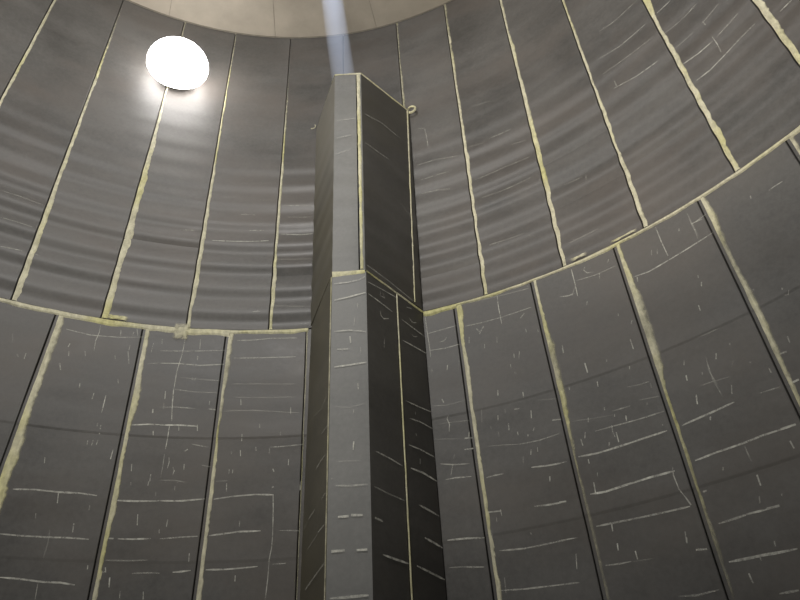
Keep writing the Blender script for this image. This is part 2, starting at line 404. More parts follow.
([(1.0544,6.13),(1.0783,6.127)],0.72,0.6),
([(0.8835,6.904),(0.9283,6.899)],0.6,0.25)]
COLUMN_CHALK={'front':[([(0.0255,4.617),(0.1681,4.624),(0.3,4.649),(0.3776,4.69)],0.78,0.6),
([(0.0288,4.39),(0.1686,4.415),(0.3741,4.465)],0.9,0.7),
([(0.0348,3.98),(0.1904,3.982),(0.3663,3.951)],0.78,0.55),
([(0.0645,3.754),(0.1804,3.749)],0.72,0.5),
([(0.041,3.547),(0.1906,3.558),(0.3606,3.577)],0.96,0.7),
([(0.1966,3.903),(0.2048,3.821)],0.84,0.8),
([(0.2472,4.141),(0.2404,4.039)],0.66,0.4),
([(0.3064,3.758),(0.3078,3.698)],0.66,0.4),
([(0.2801,4.324),(0.2797,4.27)],0.72,0.4),
([(0.2729,3.34),(0.2782,3.272)],0.78,0.6),
([(0.2316,2.728),(0.224,2.646)],0.9,0.85),
([(0.0677,2.319),(0.1913,2.307),(0.35,2.311)],0.84,0.5),
([(0.0827,2.544),(0.2815,2.539)],0.6,0.2),
([(0.2328,3.058),(0.2326,3.02)],0.66,0.4),
([(0.057,3.104),(0.1909,3.083),(0.344,3.118)],0.54,0.2),
([(0.0921,2.037),(0.1829,2.039)],0.96,0.7),
([(0.2052,2.046),(0.3028,2.04)],0.96,0.7),
([(0.0388,1.753),(0.1501,1.754)],1.02,0.75),
([(0.2497,1.75),(0.3376,1.75)],1.02,0.75),
([(0.0325,1.389),(0.144,1.389),(0.3431,1.394)],1.14,0.6),
([(0.0234,7.547),(0.306,7.574)],0.66,0.4),
([(0.0279,7.164),(0.2406,7.217)],0.66,0.4),
([(0.0317,6.838),(0.2151,6.911)],0.6,0.35)],'right':[([(0.0127,4.625),(0.2317,4.657),(0.5142,4.691)],0.66,0.5),
([(0.0182,4.461),(0.2226,4.454),(0.4268,4.437)],0.72,0.55),
([(0.2304,4.627),(0.2202,4.55),(0.2956,4.56),(0.2712,4.623)],0.66,0.5),
([(0.2074,4.335),(0.2213,4.275),(0.2636,4.257),(0.3502,4.304)],0.72,0.6),
([(0.7185,4.516),(0.7892,4.483),(0.86,4.52)],0.72,0.5),
([(0.5841,4.421),(0.7821,4.408),(1.0249,4.397)],0.72,0.55),
([(0.5792,4.132),(0.7575,4.147),(1.0166,4.164)],0.78,0.6),
([(0.7547,4.31),(0.7888,4.286),(0.8546,4.319)],0.66,0.35),
([(0.2611,4.006),(0.2512,3.874)],0.72,0.4),
([(0.0191,4.876),(0.053,4.882)],0.6,0.1),
([(0.6935,4.653),(0.7895,4.686)],0.6,0.4),
([(0.5686,3.372),(0.7873,3.388),(1.0162,3.411)],0.72,0.55),
([(0.618,3.189),(0.8027,3.214),(1.0085,3.211)],0.78,0.6),
([(0.5749,2.882),(0.7682,2.894),(1.0182,2.888)],0.78,0.55),
([(0.5844,2.641),(0.7741,2.652),(1.0171,2.63)],0.96,0.75),
([(0.0719,2.646),(0.2561,2.642),(0.4611,2.623)],0.84,0.5),
([(0.7474,2.79),(0.7411,2.731)],0.72,0.4),
([(0.7208,3.299),(0.7177,3.268)],0.72,0.4),
([(0.7063,3.052),(0.7103,3.027)],0.72,0.5),
([(0.0457,2.301),(0.2361,2.289),(0.4638,2.286)],0.72,0.35),
([(0.0357,2.022),(0.1405,2.018)],0.9,0.5),
([(0.1268,1.732),(0.31,1.728),(0.4733,1.726)],1.02,0.65),
([(0.586,1.731),(0.7574,1.712),(0.9949,1.686)],1.02,0.65),
([(0.6742,2.303),(0.8275,2.291),(0.9911,2.274)],1.02,0.7),
([(0.7327,2.008),(0.8527,1.995),(1.0058,1.972)],1.02,0.7),
([(0.0115,7.702),(0.3725,7.812),(0.7479,7.791)],0.6,0.4),
([(0.0359,7.077),(0.3016,7.09),(0.4986,7.111)],0.6,0.45),
([(0.0098,4.883),(0.3888,4.868),(0.8209,4.819)],0.78,0.35),
([(0.6821,6.378),(0.8867,6.28)],0.6,0.2)],'left':[([(0.7922,2.957),(0.9888,2.935),(1.1025,2.921)],0.66,0.35),
([(0.7832,3.258),(0.9969,3.278)],0.6,0.25),
([(0.5844,2.684),(0.7844,2.68),(0.9769,2.659)],0.72,0.4),
([(0.3569,3.364),(1.0833,3.164)],0.48,0.1),
([(0.8678,2.281),(1.0128,2.281)],0.78,0.5),
([(0.3149,2.288),(0.6008,2.283)],0.78,0.4),
([(0.7513,2.019),(1.0045,2.004)],0.72,0.45),
([(0.3245,2.001),(0.7525,2.01)],0.6,0.25),
([(0.2916,1.655),(0.6884,1.669),(1.0703,1.676)],0.84,0.45),
([(0.1045,2.262),(0.2755,2.273)],0.6,0.3)]}


def n1(x, y=0, z=0): return noise.noise(Vector((x, y, z)))
def link(name, bm, mat, parent=None, kind=None, smooth=True):
    me = bpy.data.meshes.new(name); bm.to_mesh(me); bm.free()
    if smooth:
        for p in me.polygons: p.use_smooth = True
        me.set_sharp_from_angle(angle=math.radians(24))
    me.materials.append(mat)
    o = bpy.data.objects.new(name, me); COL.objects.link(o)
    if parent: o.parent = parent; o.matrix_parent_inverse = Matrix.Translation(-parent.location)
    if kind: o['kind'] = kind
    return o
def empty(name, loc, label, cat):
    o = bpy.data.objects.new(name, None); COL.objects.link(o); o.location = loc
    o['label'] = label; o['category'] = cat
    return o
def box(bm, cx, cy, cz, sx, sy, sz, M=None):
    r = bmesh.ops.create_cube(bm, size=1)
    for v in r['verts']:
        v.co = Vector((v.co.x*sx+cx, v.co.y*sy+cy, v.co.z*sz+cz))
        if M: v.co = M @ v.co
def grid(bm, pts, fade=None, lay=None, flip=False):
    """pts[i][j] -> quads"""
    V = [[bm.verts.new(p) for p in row] for row in pts]
    if fade is not None:
        for i, row in enumerate(V):
            for j, v in enumerate(row): v[lay] = (fade[i][j],)*3+(1,)
    for i in range(len(V)-1):
        for j in range(len(V[0])-1):
            q = (V[i][j], V[i][j+1], V[i+1][j+1], V[i+1][j])
            bm.faces.new(q[::-1] if flip else q)
    return V

# ---------------------------------------------------------------- materials
def nodes(name):
    mt = bpy.data.materials.new(name); mt.use_nodes = True
    nt = mt.node_tree; return mt, nt, nt.nodes['Principled BSDF']
def N(nt, t, **kw):
    n = nt.nodes.new(t)
    for k, v in kw.items():
        if k.startswith('i_'):
            n.inputs[int(k[2:])].default_value = v
        else: setattr(n, k, v)
    return n
def ramp(nt, src, stops):
    r = nt.nodes.new('ShaderNodeValToRGB'); e = r.color_ramp.elements
    while len(e) < len(stops): e.new(.5)
    for x, (p, c) in zip(e, stops): x.position = p; x.color = (*c, 1) if len(c) == 3 else c
    nt.links.new(src, r.inputs[0]); return r.outputs[0]
def mapped(nt, scale):
    tc = nt.nodes.new('ShaderNodeNewGeometry'); mp = nt.nodes.new('ShaderNodeMapping'); mp.inputs['Scale'].default_value = scale
    nt.links.new(tc.outputs['Position'], mp.inputs[0]); return mp.outputs[0]
def noise_tex(nt, vec, scale, detail=4, rough=.55):
    n = nt.nodes.new('ShaderNodeTexNoise'); n.inputs['Scale'].default_value = scale
    n.inputs['Detail'].default_value = detail; n.inputs['Roughness'].default_value = rough
    nt.links.new(vec, n.inputs['Vector']); return n.outputs['Fac']
def mix(nt, fac, a, b, mode='MIX'):
    x = nt.nodes.new('ShaderNodeMix'); x.data_type = 'RGBA'; x.blend_type = mode
    for s, v in ((0, fac), (6, a), (7, b)):
        if hasattr(v, 'links'): nt.links.new(v, x.inputs[s])
        else: x.inputs[s].default_value = v if s == 0 else (*v, 1)
    return x.outputs[2]
def math_(nt, op, a, b=0.0, clamp=False):
    x = nt.nodes.new('ShaderNodeMath'); x.operation = op; x.use_clamp = clamp
    for s, v in ((0, a), (1, b)):
        if hasattr(v, 'links'): nt.links.new(v, x.inputs[s])
        else: x.inputs[s].default_value = v
    return x.outputs[0]
def rubber_colour(nt, dark, light, tint):
    """mottled grey sheet rubber with dusty bands and brownish blotches"""
    a = noise_tex(nt, mapped(nt, (1, 1, 1)), .9, 6, .6)
    b = noise_tex(nt, mapped(nt, (.6, .6, 4)), .9, 3, .5)
    c = noise_tex(nt, mapped(nt, (1, 1, 1)), 19, 6, .72)
    f = math_(nt, 'ADD', math_(nt, 'MULTIPLY', a, .5), math_(nt, 'MULTIPLY', b, .22))
    f = math_(nt, 'ADD', f, math_(nt, 'MULTIPLY', c, .36))
    oi = nt.nodes.new('ShaderNodeObjectInfo')
    f = math_(nt, 'ADD', f, math_(nt, 'MULTIPLY', math_(nt, 'SUBTRACT', oi.outputs['Random'], .5), .12))
    base = ramp(nt, f, [(.41, dark), (.68, light)])
    t = ramp(nt, noise_tex(nt, mapped(nt, (1, 1, 1.6)), .55, 5, .6), [(.45, (0, 0, 0)), (.7, (1, 1, 1))])
    return mix(nt, math_(nt, 'MULTIPLY', t, .6), base, tint), f
def rubber(name, dark, light, tint, rough=.48, spec=.5, bump=.25):
    mt, nt, bs = nodes(name)
    col, f = rubber_colour(nt, dark, light, tint)
    nt.links.new(col, bs.inputs['Base Color'])
    bs.inputs['Specular IOR Level'].default_value = spec
    nt.links.new(ramp(nt, f, [(.3, (rough-.07,)*3), (.7, (rough+.1,)*3)]), bs.inputs['Roughness'])
    h = math_(nt, 'ADD', noise_tex(nt, mapped(nt, (.8, .8, 2.2)), 1.4, 2, .4), math_(nt, 'MULTIPLY', noise_tex(nt, mapped(nt, (1, 1, 1)), 40, 3), .06))
    bp = nt.nodes.new('ShaderNodeBump'); bp.inputs['Strength'].default_value = bump; bp.inputs['Distance'].default_value = .03
    nt.links.new(h, bp.inputs['Height']); nt.links.new(bp.outputs[0], bs.inputs['Normal'])
    return mt
RUB = dict(dark=(.062, .060, .057), light=(.120, .117, .112), tint=(.112, .099, .086))
M_SHEET = rubber('grey_rubber_sheet', **RUB)
M_SHEET_UP = rubber('grey_rubber_sheet_upper', (.060, .058, .056), (.125, .121, .116), (.125, .108, .096), .45, .55, .08)
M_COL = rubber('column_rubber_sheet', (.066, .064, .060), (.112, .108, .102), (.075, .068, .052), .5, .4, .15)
M_COL_LIT = rubber('column_lit_front_sheet', (.145, .147, .145), (.225, .226, .221), (.19, .19, .182), .5, .45, .12)  # paler copy of the duct rubber: light on the front face painted in
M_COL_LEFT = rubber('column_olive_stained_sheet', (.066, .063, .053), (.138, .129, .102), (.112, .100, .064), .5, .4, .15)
M_COL_SHADED = rubber('column_shaded_rubber_sheet', (.048, .046, .043), (.085, .082, .077), (.06, .055, .044), .5, .4, .15)  # darker copy of the duct rubber: shade of the lower right face painted in
M_GAP = rubber('dark_joint', (.012, .012, .012), (.022, .021, .020), (.02, .018, .016), .7, .2, .1)

def paint_mat(name, pale, yellow, ylo, yhi):
    """strip of dried pale filler: colour attribute 'fade' lets the rubber show through at worn edges"""
    mt, nt, bs = nodes(name)
    rub, f = rubber_colour(nt, **RUB)
    t = noise_tex(nt, mapped(nt, (1, 1, .7)), 1.3, 4)
    c = ramp(nt, t, [(ylo, pale), (yhi, yellow)])
    g = ramp(nt, noise_tex(nt, mapped(nt, (1, 1, .5)), 22, 5, .65), [(.32, (.62, .62, .60)), (.66, (1, 1, 1))])
    c = mix(nt, 1.0, c, g, 'MULTIPLY')
    at = nt.nodes.new('ShaderNodeAttribute'); at.attribute_name = 'fade'
    gr = noise_tex(nt, mapped(nt, (1, 1, .6)), 18, 5, .7)
    k = math_(nt, 'MULTIPLY', math_(nt, 'SUBTRACT', at.outputs['Fac'], math_(nt, 'MULTIPLY', gr, .55)), 2.1, True)
    nt.links.new(c, bs.inputs['Base Color']); nt.links.new(k, bs.inputs['Alpha'])
    bs.inputs['Roughness'].default_value = .65; bs.inputs['Specular IOR Level'].default_value = .3
    bp = nt.nodes.new('ShaderNodeBump'); bp.inputs['Strength'].default_value = .4; bp.inputs['Distance'].default_value = .02
    nt.links.new(gr, bp.inputs['Height']); nt.links.new(bp.outputs[0], bs.inputs['Normal'])
    return mt
M_STRIP = paint_mat('pale_yellow_joint_filler', (.72, .69, .52), (.70, .67, .34), .50, .68)
def chalk_mat():
    mt, nt, bs = nodes('white_chalk')
    at = nt.nodes.new('ShaderNodeAttribute'); at.attribute_name = 'fade'
    rub, f = rubber_colour(nt, **RUB)
    gr = noise_tex(nt, mapped(nt, (1, 1, 1)), 16, 5, .75)
    k = math_(nt, 'MULTIPLY', at.outputs['Fac'], ramp(nt, gr, [(.36, (.35,)*3), (.6, (1,)*3)]), True)
    bs.inputs['Base Color'].default_value = (.76, .76, .69, 1); nt.links.new(k, bs.inputs['Alpha'])
    bs.inputs['Roughness'].default_value = .8; bs.inputs['Specular IOR Level'].default_value = .1
    return mt
M_CHALK = chalk_mat()
def simple(name, col, rough, metal=0, var=.12, scale=3):
    mt, nt, bs = nodes(name)
    f = noise_tex(nt, mapped(nt, (1, 1, 1)), scale, 5, .6)
    nt.links.new(ramp(nt, f, [(.3, tuple(c*(1-var) for c in col)), (.7, tuple(min(1, c*(1+var)) for c in col))]), bs.inputs['Base Color'])
    bs.inputs['Roughness'].default_value = rough; bs.inputs['Metallic'].default_value = metal
    return mt
M_ROOF = simple('beige_brown_roof_lining', (.43, .385, .32), .6, 0, .16, 1.2)
M_WELD = simple('roof_joint_filler', (.20, .18, .145), .7, 0, .2, 8)
M_FLOOR = simple('dark_tank_floor', (.07, .068, .06), .7, 0, .3, 1.5)
M_LAMP_BODY = simple('pale_lamp_housing', (.55, .55, .53), .4, .3, .05)
mt, nt, bs = nodes('lit_diffuser'); M_LIT = mt
bs.inputs['Base Color'].default_value = (.9, .9, .88, 1)
bs.inputs['Emission Color'].default_value = (1, .96, .92, 1); bs.inputs['Emission Strength'].default_value = 15
lw = nt.nodes.new('ShaderNodeTexNoise'); lw.inputs['Scale'].default_value = 2
nt.links.new(ramp(nt, lw.outputs['Fac'], [(.2, (.98, .93, .88)), (.8, (1, .98, .96))]), bs.inputs['Emission Color'])

# ---------------------------------------------------------------- tank wall
# lap joints: azimuth at the ledge and at the far end of the sheet (measured from +Y towards +X)
def fill(seams):
    """complete the ring with evenly spaced joints of about the same sheet width"""
    seams = sorted(seams); first, last = seams[0], seams[-1]
    rest = 2*math.pi-(last[0]-first[0]); n = round(rest/.159)
    return seams+[(last[0]+rest*i/n, last[0]+rest*i/n) for i in range(1, n)]
UP = fill([(-.712, -.713), (-.547, -.563), (-.388, -.390), (-.227, -.241), (-.062, -.074), (.09, .088), (.253, .254),
           (.388, .407), (.550, .569), (.709, .722), (.878, .876), (1.035, 1.031)])
LO = fill([(-.463, -.472), (-.304, -.290), (-.142, -.136), (.014, .017), (.172, .172), (.327, .334), (.486, .491), (.652, .651), (.812, .815), (.967, .969)])

UP = [(a-.003, b-.003) for a, b in UP]; LO = [(a-.007, b-.008) if i != 3 else (a, b) for i, (a, b) in enumerate(LO)]
def ripple(z, k):
    """soft horizontal rolls of the upper sheets, sharp on their lower side"""
    amp = .033*max(0.0, min(1, (8.2-z)/2.2)) + .0035
    s = 0
    p = (z-4.92)/.385 + .10*n1(k*3.1, z*.6) + .12*n1(k*1.7, 5)
    f = p-math.floor(p)
    prof = (1-f/.34) if f < .34 else ((f-.34)/.66)
    prof = prof*prof*(3-2*prof)
    cell = math.floor(p)
    return amp*(prof-.5)*(.75+.5*n1(cell*7.3, k*2.3))*1.3
RINGS = (3.35, 2.04, .73, -.58)
def step(z, k):
    s = 0
    for zr in RINGS:
        d = z-zr
        if -.014 < d < 1.3: s += .0045*math.exp(-max(0, d)/.22)*min(1, (d+.014)/.014)
    return s
def surf_r(upper, k, th, z):
    """radius of the face of sheet k"""
    r = R-TH
    if upper: r += ripple(z, k) + .003*n1(th*5, z*.7, k)
    else: r -= step(z, k) + .004*n1(th*4, z*1.1, k) + .0025*n1(k, z*4, 3)
    return r
def P(r, th, z): return Vector((r*math.sin(th), r*math.cos(th), z))

def shell(name, r, z0, z1, mat):
    bm = bmesh.new(); n = 160
    grid(bm, [[P(r, -i*2*math.pi/n, z) for i in range(n+1)] for z in (z0, z1)])
    bmesh.ops.remove_doubles(bm, verts=bm.verts, dist=1e-4)
    o = link(name, bm, mat); o['kind'] = 'structure'
    return o
wall_up = shell('wall_upper', R+.035, Z_LEDGE, Z_ROOF+.02, M_GAP)
wall_lo = shell('wall_lower', R+.035, Z_FLOOR-.02, Z_LEDGE, M_GAP)

def seam_th(S, k, z, upper):
    k0 = k % len(S); a, b = S[k0]; a += 2*math.pi*(k//len(S)); b += 2*math.pi*(k//len(S))
    t = (z-4.79)/(11.4-4.79) if upper else (4.79-z)/3.1
    return a+(b-a)*t + .0012*n1(z*.8, k*3.3)
def sheet(S, k, z0, z1, upper, parent):
    g = (.005 if upper else .0055)/R
    nz = 150 if upper else 90; nt_ = 6
    bm = bmesh.new(); pts = []
    zs = [z0+(z1-z0)*i/nz for i in range(nz+1)]
    if not upper:
        for zr in RINGS: zs = [z for z in zs if abs(z-zr) > .03]+[zr-.022, zr-.014, zr, zr+.012]
        zs.sort()
    for z in zs:
        row = []
        ta = seam_th(S, k, z, upper)+g; tb = seam_th(S, k+1, z, upper)-g
        row.append(P(R+.018, tb, z)); row.append(P(surf_r(upper, k, tb, z)+.005, tb, z))
        for e in (.006, .022)+tuple((tb-ta)*R*j/nt_ for j in range(1, nt_))+((tb-ta)*R-.022, (tb-ta)*R-.006):
            th = tb-e/R
            row.append(P(surf_r(upper, k, th, z), th, z))
        row.append(P(surf_r(upper, k, ta, z)+.005, ta, z)); row.append(P(R+.018, ta, z))
        pts.append(row)
    V = grid(bm, pts)
    n = len(V[0])
    for row, rev in ((V[0], True), (V[-1], False)):      # close the top and bottom edge with a rounded lip
        back = [bm.verts.new(P(R+.018, math.atan2(v.co.x, v.co.y), v.co.z)) for v in row[1:-1]]
        back = [row[0]]+back+[row[-1]]
        for j in range(n-1):
            q = [row[j], row[j+1], back[j+1], back[j]]
            q = list(dict.fromkeys(q))
            if len(q) > 2:
                try: bm.faces.new(q if rev else q[::-1])
                except ValueError: pass
    bmesh.ops.recalc_face_normals(bm, faces=bm.faces)
    return link('rubber_sheet', bm, M_SHEET_UP if upper else M_SHEET, parent)

def wfun(stops, z):
    stops = sorted(stops)
    if z <= stops[0][0]: return stops[0][1:]
    for a, b in zip(stops, stops[1:]):
        if z <= b[0]:
            t = (z-a[0])/(b[0]-a[0]); return tuple(a[i]+(b[i]-a[i])*t for i in (1, 2))
    return stops[-1][1:]
def strip(S, k, z0, z1, upper, parent, stops, off):
    """ragged band of filler along a joint; stops = (z, width, strength)"""
    bm = bmesh.new(); lay = bm.verts.layers.float_color.new('fade')
    n = int((z1-z0)/.035); pts = []; fd = []; sc_ = .74 if upper else .72
    for i in range(n+1):
        z = z0+(z1-z0)*i/n; wd, st = wfun(stops, z)
        rag = .95+.45*n1(z*1.7, k*5.1, 1)+.22*n1(z*9, k*5.1, 2)+.15*n1(z*23, k*5.1, 5)
        wd = max(.010, wd*rag*sc_)
        a = seam_th(S, k, z, upper)+.007/R+(off+.004*n1(z*6, k, 9))/R
        row = []; fr = []
        for j in range(6):
            t = j/5; th = a+wd*t/R
            h = .0035+.004*math.sin(math.pi*min(1, t*1.05+.05))*(.6+.5*n1(z*9, t*3, k))
            row.append(P(surf_r(upper, k, th, z)-h-(.0012 if 0 < j < 5 else -.002), th, z))
            fr.append(min(1, st*(1.15-(.0 if upper else .95)*max(0, t-.45)/.55-(.5 if upper else 0)*max(0, t-.6)/.4)*(1+.35*n1(z*2.3, t, k*9))) if wd > .04 else min(1, st*(1.1-.3*t)))
        pts.append(row); fd.append(fr)
    grid(bm, pts, fd, lay, flip=True)
    bmesh.ops.recalc_face_normals(bm, faces=bm.faces)
    o = link('joint_strip', bm, M_STRIP, parent)
    return o

UPW = {0: [(4.8, .07, 1), (8, .05, .8), (11, .04, .6)], 1: [(4.8, .085, 1), (6, .085, .95), (7.2, .06, .9), (8.6, .045, .75), (11.3, .03, .3)],
       2: [(4.8, .085, 1), (6, .11, 1), (7.2, .10, 1), (8.4, .05, 1), (9.6, .04, .9), (11.3, .03, .5)], 3: [(4.8, .075, 1), (6, .06, .95), (7.5, .05, .95), (8.6, .035, .8), (11.2, .03, .45)],
       4: [(4.8, .065, 1), (6.2, .05, .9), (8, .035, .8), (9.4, .03, .45), (11, .02, .15)], 5: [(4.8, .02, .3), (11, .012, .12)],
       6: [(4.8, .012, .3), (8.6, .012, .3), (8.8, .04, .6), (11.3, .04, .5)], 7: [(4.8, .055, 1), (6.5, .055, .9), (8.5, .05, .75), (11.3, .05, .5)],
       8: [(4.8, .065, 1), (7, .075, .95), (9, .06, .8), (11, .04, .7)], 9: [(4.8, .065, 1), (7, .05, .9), (9, .04, .75)],
       10: [(4.8, .09, 1), (6, .075, .9), (7.6, .06, .9), (8.2, .10, 1), (9, .05, .9)], 11: [(4.8, .09, .95), (6, .09, .9), (8, .08, .8)]}
LOW = {0: [(-1.6, .07, .8), (2.4, .16, .95), (3.0, .15, .9), (3.3, .11, .7), (3.8, .15, 1), (4.3, .12, .75), (4.8, .115, .7)],
       1: [(-1.6, .06, .9), (2, .07, 1), (3, .07, .9), (3.8, .10, .95), (4.8, .08, .95)],
       2: [(-1.6, .06, .9), (1.9, .07, .95), (3.1, .06, .9), (3.5, .03, .6), (3.8, .045, .7), (4.3, .09, .6), (4.8, .10, .72)],
       3: [(-1.6, .012, .3), (4.8, .016, .7)], 4: [(-1.6, .03, .6), (4.8, .03, .6)],
       5: [(-1.6, .06, .8), (1.5, .075, .85), (2.1, .05, .8), (2.8, .05, .9), (3.4, .065, 1), (4.2, .08, .95), (4.8, .09, .95)],
       6: [(-1.6, .03, .4), (1.6, .035, .45), (2.6, .028, .5), (3.2, .14, .58), (3.9, .12, .65), (4.3, .07, .85), (4.8, .06, .9)],
       7: [(-1.6, .03, .4), (1.4, .035, .45), (2.2, .035, .65), (3, .045, .7), (3.3, .13, .62), (3.8, .16, .6), (4.2, .10, .9), (4.8, .09, .95)],
       8: [(-1.6, .05, .45), (1.2, .05, .5), (2, .035, .7), (2.6, .06, .65), (3.4, .11, .6), (4, .07, .5), (4.5, .1, .7), (4.8, .1, .7)],
       9: [(-1.6, .05, .6), (3, .08, .7), (4.8, .06, .7)]}
up_sheets, lo_sheets = [], []
for k in range(len(UP)):
    up_sheets.append(sheet(UP, k, Z_LEDGE+.012, Z_ROOF-.02, True, wall_up))
    strip(UP, k, Z_LEDGE+.015, Z_ROOF-.03, True, wall_up, UPW.get(k, [(4.8, .07, 1), (7, .06, .9), (11, .04, .6)]), .002)
for k in range(len(LO)):
    lo_sheets.append(sheet(LO, k, Z_FLOOR+.01, Z_LEDGE-.012, False, wall_lo))
    strip(LO, k, Z_FLOOR+.02, Z_LEDGE-.02, False, wall_lo, LOW.get(k, [(-1, .05, .8), (3, .08, .8), (4.8, .09, .9)]), .030 if k != 3 else .0)

# filler along the ledge where the two courses meet
def ledge_strip(t0, t1, zc, w0, strength, parent, name='ledge_strip'):
    bm = bmesh.new(); lay = bm.verts.layers.float_color.new('fade')
    n = max(4, int((t1-t0)*R/.05)); pts = []; fd = []
    for i in range(n+1):
        th = t0+(t1-t0)*i/n
        wd = .8*w0*(.95+.5*n1(th*9, 4)+.35*n1(th*31, 8))
        rr = R-TH-.010
        row = []; fr = []
        for j in range(5):
            t = j/4; z = zc-wd*t+.006*n1(th*20, 3)
            row.append(P(rr-.005*math.sin(math.pi*t)+(.010 if j in (0, 4) else 0), th, z))
            fr.append(strength*(1.1-.35*t)*(1+.3*n1(th*6, t)))
        pts.append(row); fd.append(fr)
    grid(bm, pts, fd, lay); bmesh.ops.recalc_face_normals(bm, faces=bm.faces)
    return link(name, bm, M_STRIP, parent)
for a, b, wd, s in ((-.95, -.463, .075, .9), (-.463, -.300, .10, 1.0), (-.300, -.142, .12, 1.05), (-.142, .018, .075, 1.0), (.258, .327, .085, .9),
                    (.327, .486, .055, .85), (.486, .652, .055, .95), (.652, .812, .06, .9), (.812, .967, .06, .9), (.967, 1.3, .07, .9)):
    ledge_strip(a, b, Z_LEDGE+.006, wd, s, wall_lo)
N_REST = 26
for i in range(N_REST):
    a = 1.3+(2*math.pi-.95-1.3)*i/N_REST
    ledge_strip(a, a+(2*math.pi-.95-1.3)/N_REST, Z_LEDGE+.006, .07, .9, wall_lo)
# smeared patches of filler beside the ledge
def patch(u0, u1, z0, z1, upper, parent, s):
    bm = bmesh.new(); lay = bm.verts.layers.float_color.new('fade'); pts = []; fd = []
    for i in range(13):
        z = z0+(z1-z0)*i/12; row = []; fr = []
        for j in range(13):
            th = u0+(u1-u0)*j/12
            e = 1-max(abs(i/6-1), abs(j/6-1))**3
            row.append(P(R-TH-.013-.002*e, th, z+.015*n1(j*.4, i*.3)))
            fr.append(max(0, s*e*(1+.4*n1(j*.5, i*.5, 2))))
        pts.append(row); fd.append(fr)
    grid(bm, pts, fd, lay); bmesh.ops.recalc_face_normals(bm, faces=bm.faces)
    link('filler_patch', bm, M_STRIP, parent)
patch(-.385, -.338, 4.80, 4.87, True, wall_up, .9)
patch(-.255, -.218, 4.60, 4.87, False, wall_lo, .75)
patch(.56, .60, 4.81, 4.86, True, wall_up, .7)
patch(.64, .70, 4.81, 4.84, True, wall_up, .8)

# ---------------------------------------------------------------- chalk marks
def ribbon(bm, lay, pts, wd, b, place):
    """pts in surface coordinates (u metres, z); place(u, z) -> world point on the surface"""
    q = []
    for (a, za), (c, zc) in zip(pts, pts[1:]):
        L = math.hypot(c-a, zc-za); n = max(1, int(L/.06))
        q += [(a+(c-a)*i/n, za+(zc-za)*i/n) for i in range(n)]
    q.append(pts[-1])
    rows = []; fd = []; tot = len(q)-1
    for i, (u, z) in enumerate(q):
        p0 = q[max(0, i-1)]; p1 = q[min(tot, i+1)]
        du, dz = p1[0]-p0[0], p1[1]-p0[1]; L = math.hypot(du, dz) or 1
        nx, nz = -dz/L, du/L
        h = wd/2*(1+.35*n1(u*7, z*7))*(.62+.38*abs(du)/L)*(.45 if i in (0, tot) and tot > 1 else 1)
        rows.append([place(u-nx*h, z-nz*h), place(u+nx*h, z+nz*h)])
        f = b*(1+.4*n1(u*5, z*5, 4)); fd.append([f, f])
    grid(bm, rows, fd, lay)
def chalk_group(marks, sheets, S, upper):
    by = {}
    for pts, wd, b in marks:
        mt_ = sum(p[0] for p in pts)/len(pts); mz = sum(p[1] for p in pts)/len(pts)
        for k in range(len(S)):
            for sh in (0, -2*math.pi):
                if seam_th(S, k, mz, upper)+sh <= mt_ < seam_th(S, k+1, mz, upper)+sh: by.setdefault(k, []).append((pts, wd, b))
    for k, L in by.items():
        bm = bmesh.new(); lay = bm.verts.layers.float_color.new('fade')
        for pts, wd, b in L:
            ribbon(bm, lay, [(p[0]*R, p[1]) for p in pts], wd*.018, min(1, b*1.02), lambda u, z: P(surf_r(upper, k, u/R, z)-.0025, u/R, z))
        bmesh.ops.recalc_face_normals(bm, faces=bm.faces)
        link('chalk_marks', bm, M_CHALK, sheets[k], 'stuff')
chalk_group([c for c in WALL_CHALK if sum(p[1] for p in c[0])/len(c[0]) > 4.78], up_sheets, UP, True)
chalk_group([c for c in WALL_CHALK if sum(p[1] for p in c[0])/len(c[0]) <= 4.78], lo_sheets, LO, False)

# ---------------------------------------------------------------- roof and floor
ceiling = None
NR = 20; HR = .17
def roof_plate(i, parent):
    a0 = 2*math.pi*i/NR+.19; a1 = 2*math.pi*(i+1)/NR+.19
    ns = 8; outer = [P(R+.02, a0+(a1-a0)*j/ns, Z_ROOF) for j in range(ns+1)]
    ctr = P(.28, (a0+a1)/2, Z_ROOF)
    e = .003/R
    poly = [P(.3, a0+e*8, Z_ROOF)]+[P(R+.02, a0+e+(a1-a0-2*e)*j/ns, Z_ROOF) for j in range(ns+1)]+[P(.3, a1-e*8, Z_ROOF)]
    bm = bmesh.new()
    vs_ = [bm.verts.new(p) for p in poly]
    ed = [bm.edges.new((vs_[j], vs_[(j+1) % len(vs_)])) for j in range(len(vs_))]
    ah = math.atan2(HOLE.x, HOLE.y) % (2*math.pi)
    if a0 < ah < a1 or a0 < ah+2*math.pi < a1:
        hv = [bm.verts.new((HOLE.x+HR*math.cos(t*math.pi/12), HOLE.y+HR*math.sin(t*math.pi/12), Z_ROOF)) for t in range(24)]
        ed += [bm.edges.new((hv[j], hv[(j+1) % 24])) for j in range(24)]
    bmesh.ops.triangle_fill(bm, edges=ed, use_beauty=True)
    r = bmesh.ops.extrude_face_region(bm, geom=list(bm.faces))
    bmesh.ops.translate(bm, verts=[v for v in r['geom'] if isinstance(v, bmesh.types.BMVert)], vec=(0, 0, .02))
    bmesh.ops.recalc_face_normals(bm, faces=bm.faces)
    return link('roof_plate', bm, M_ROOF, parent, smooth=False)
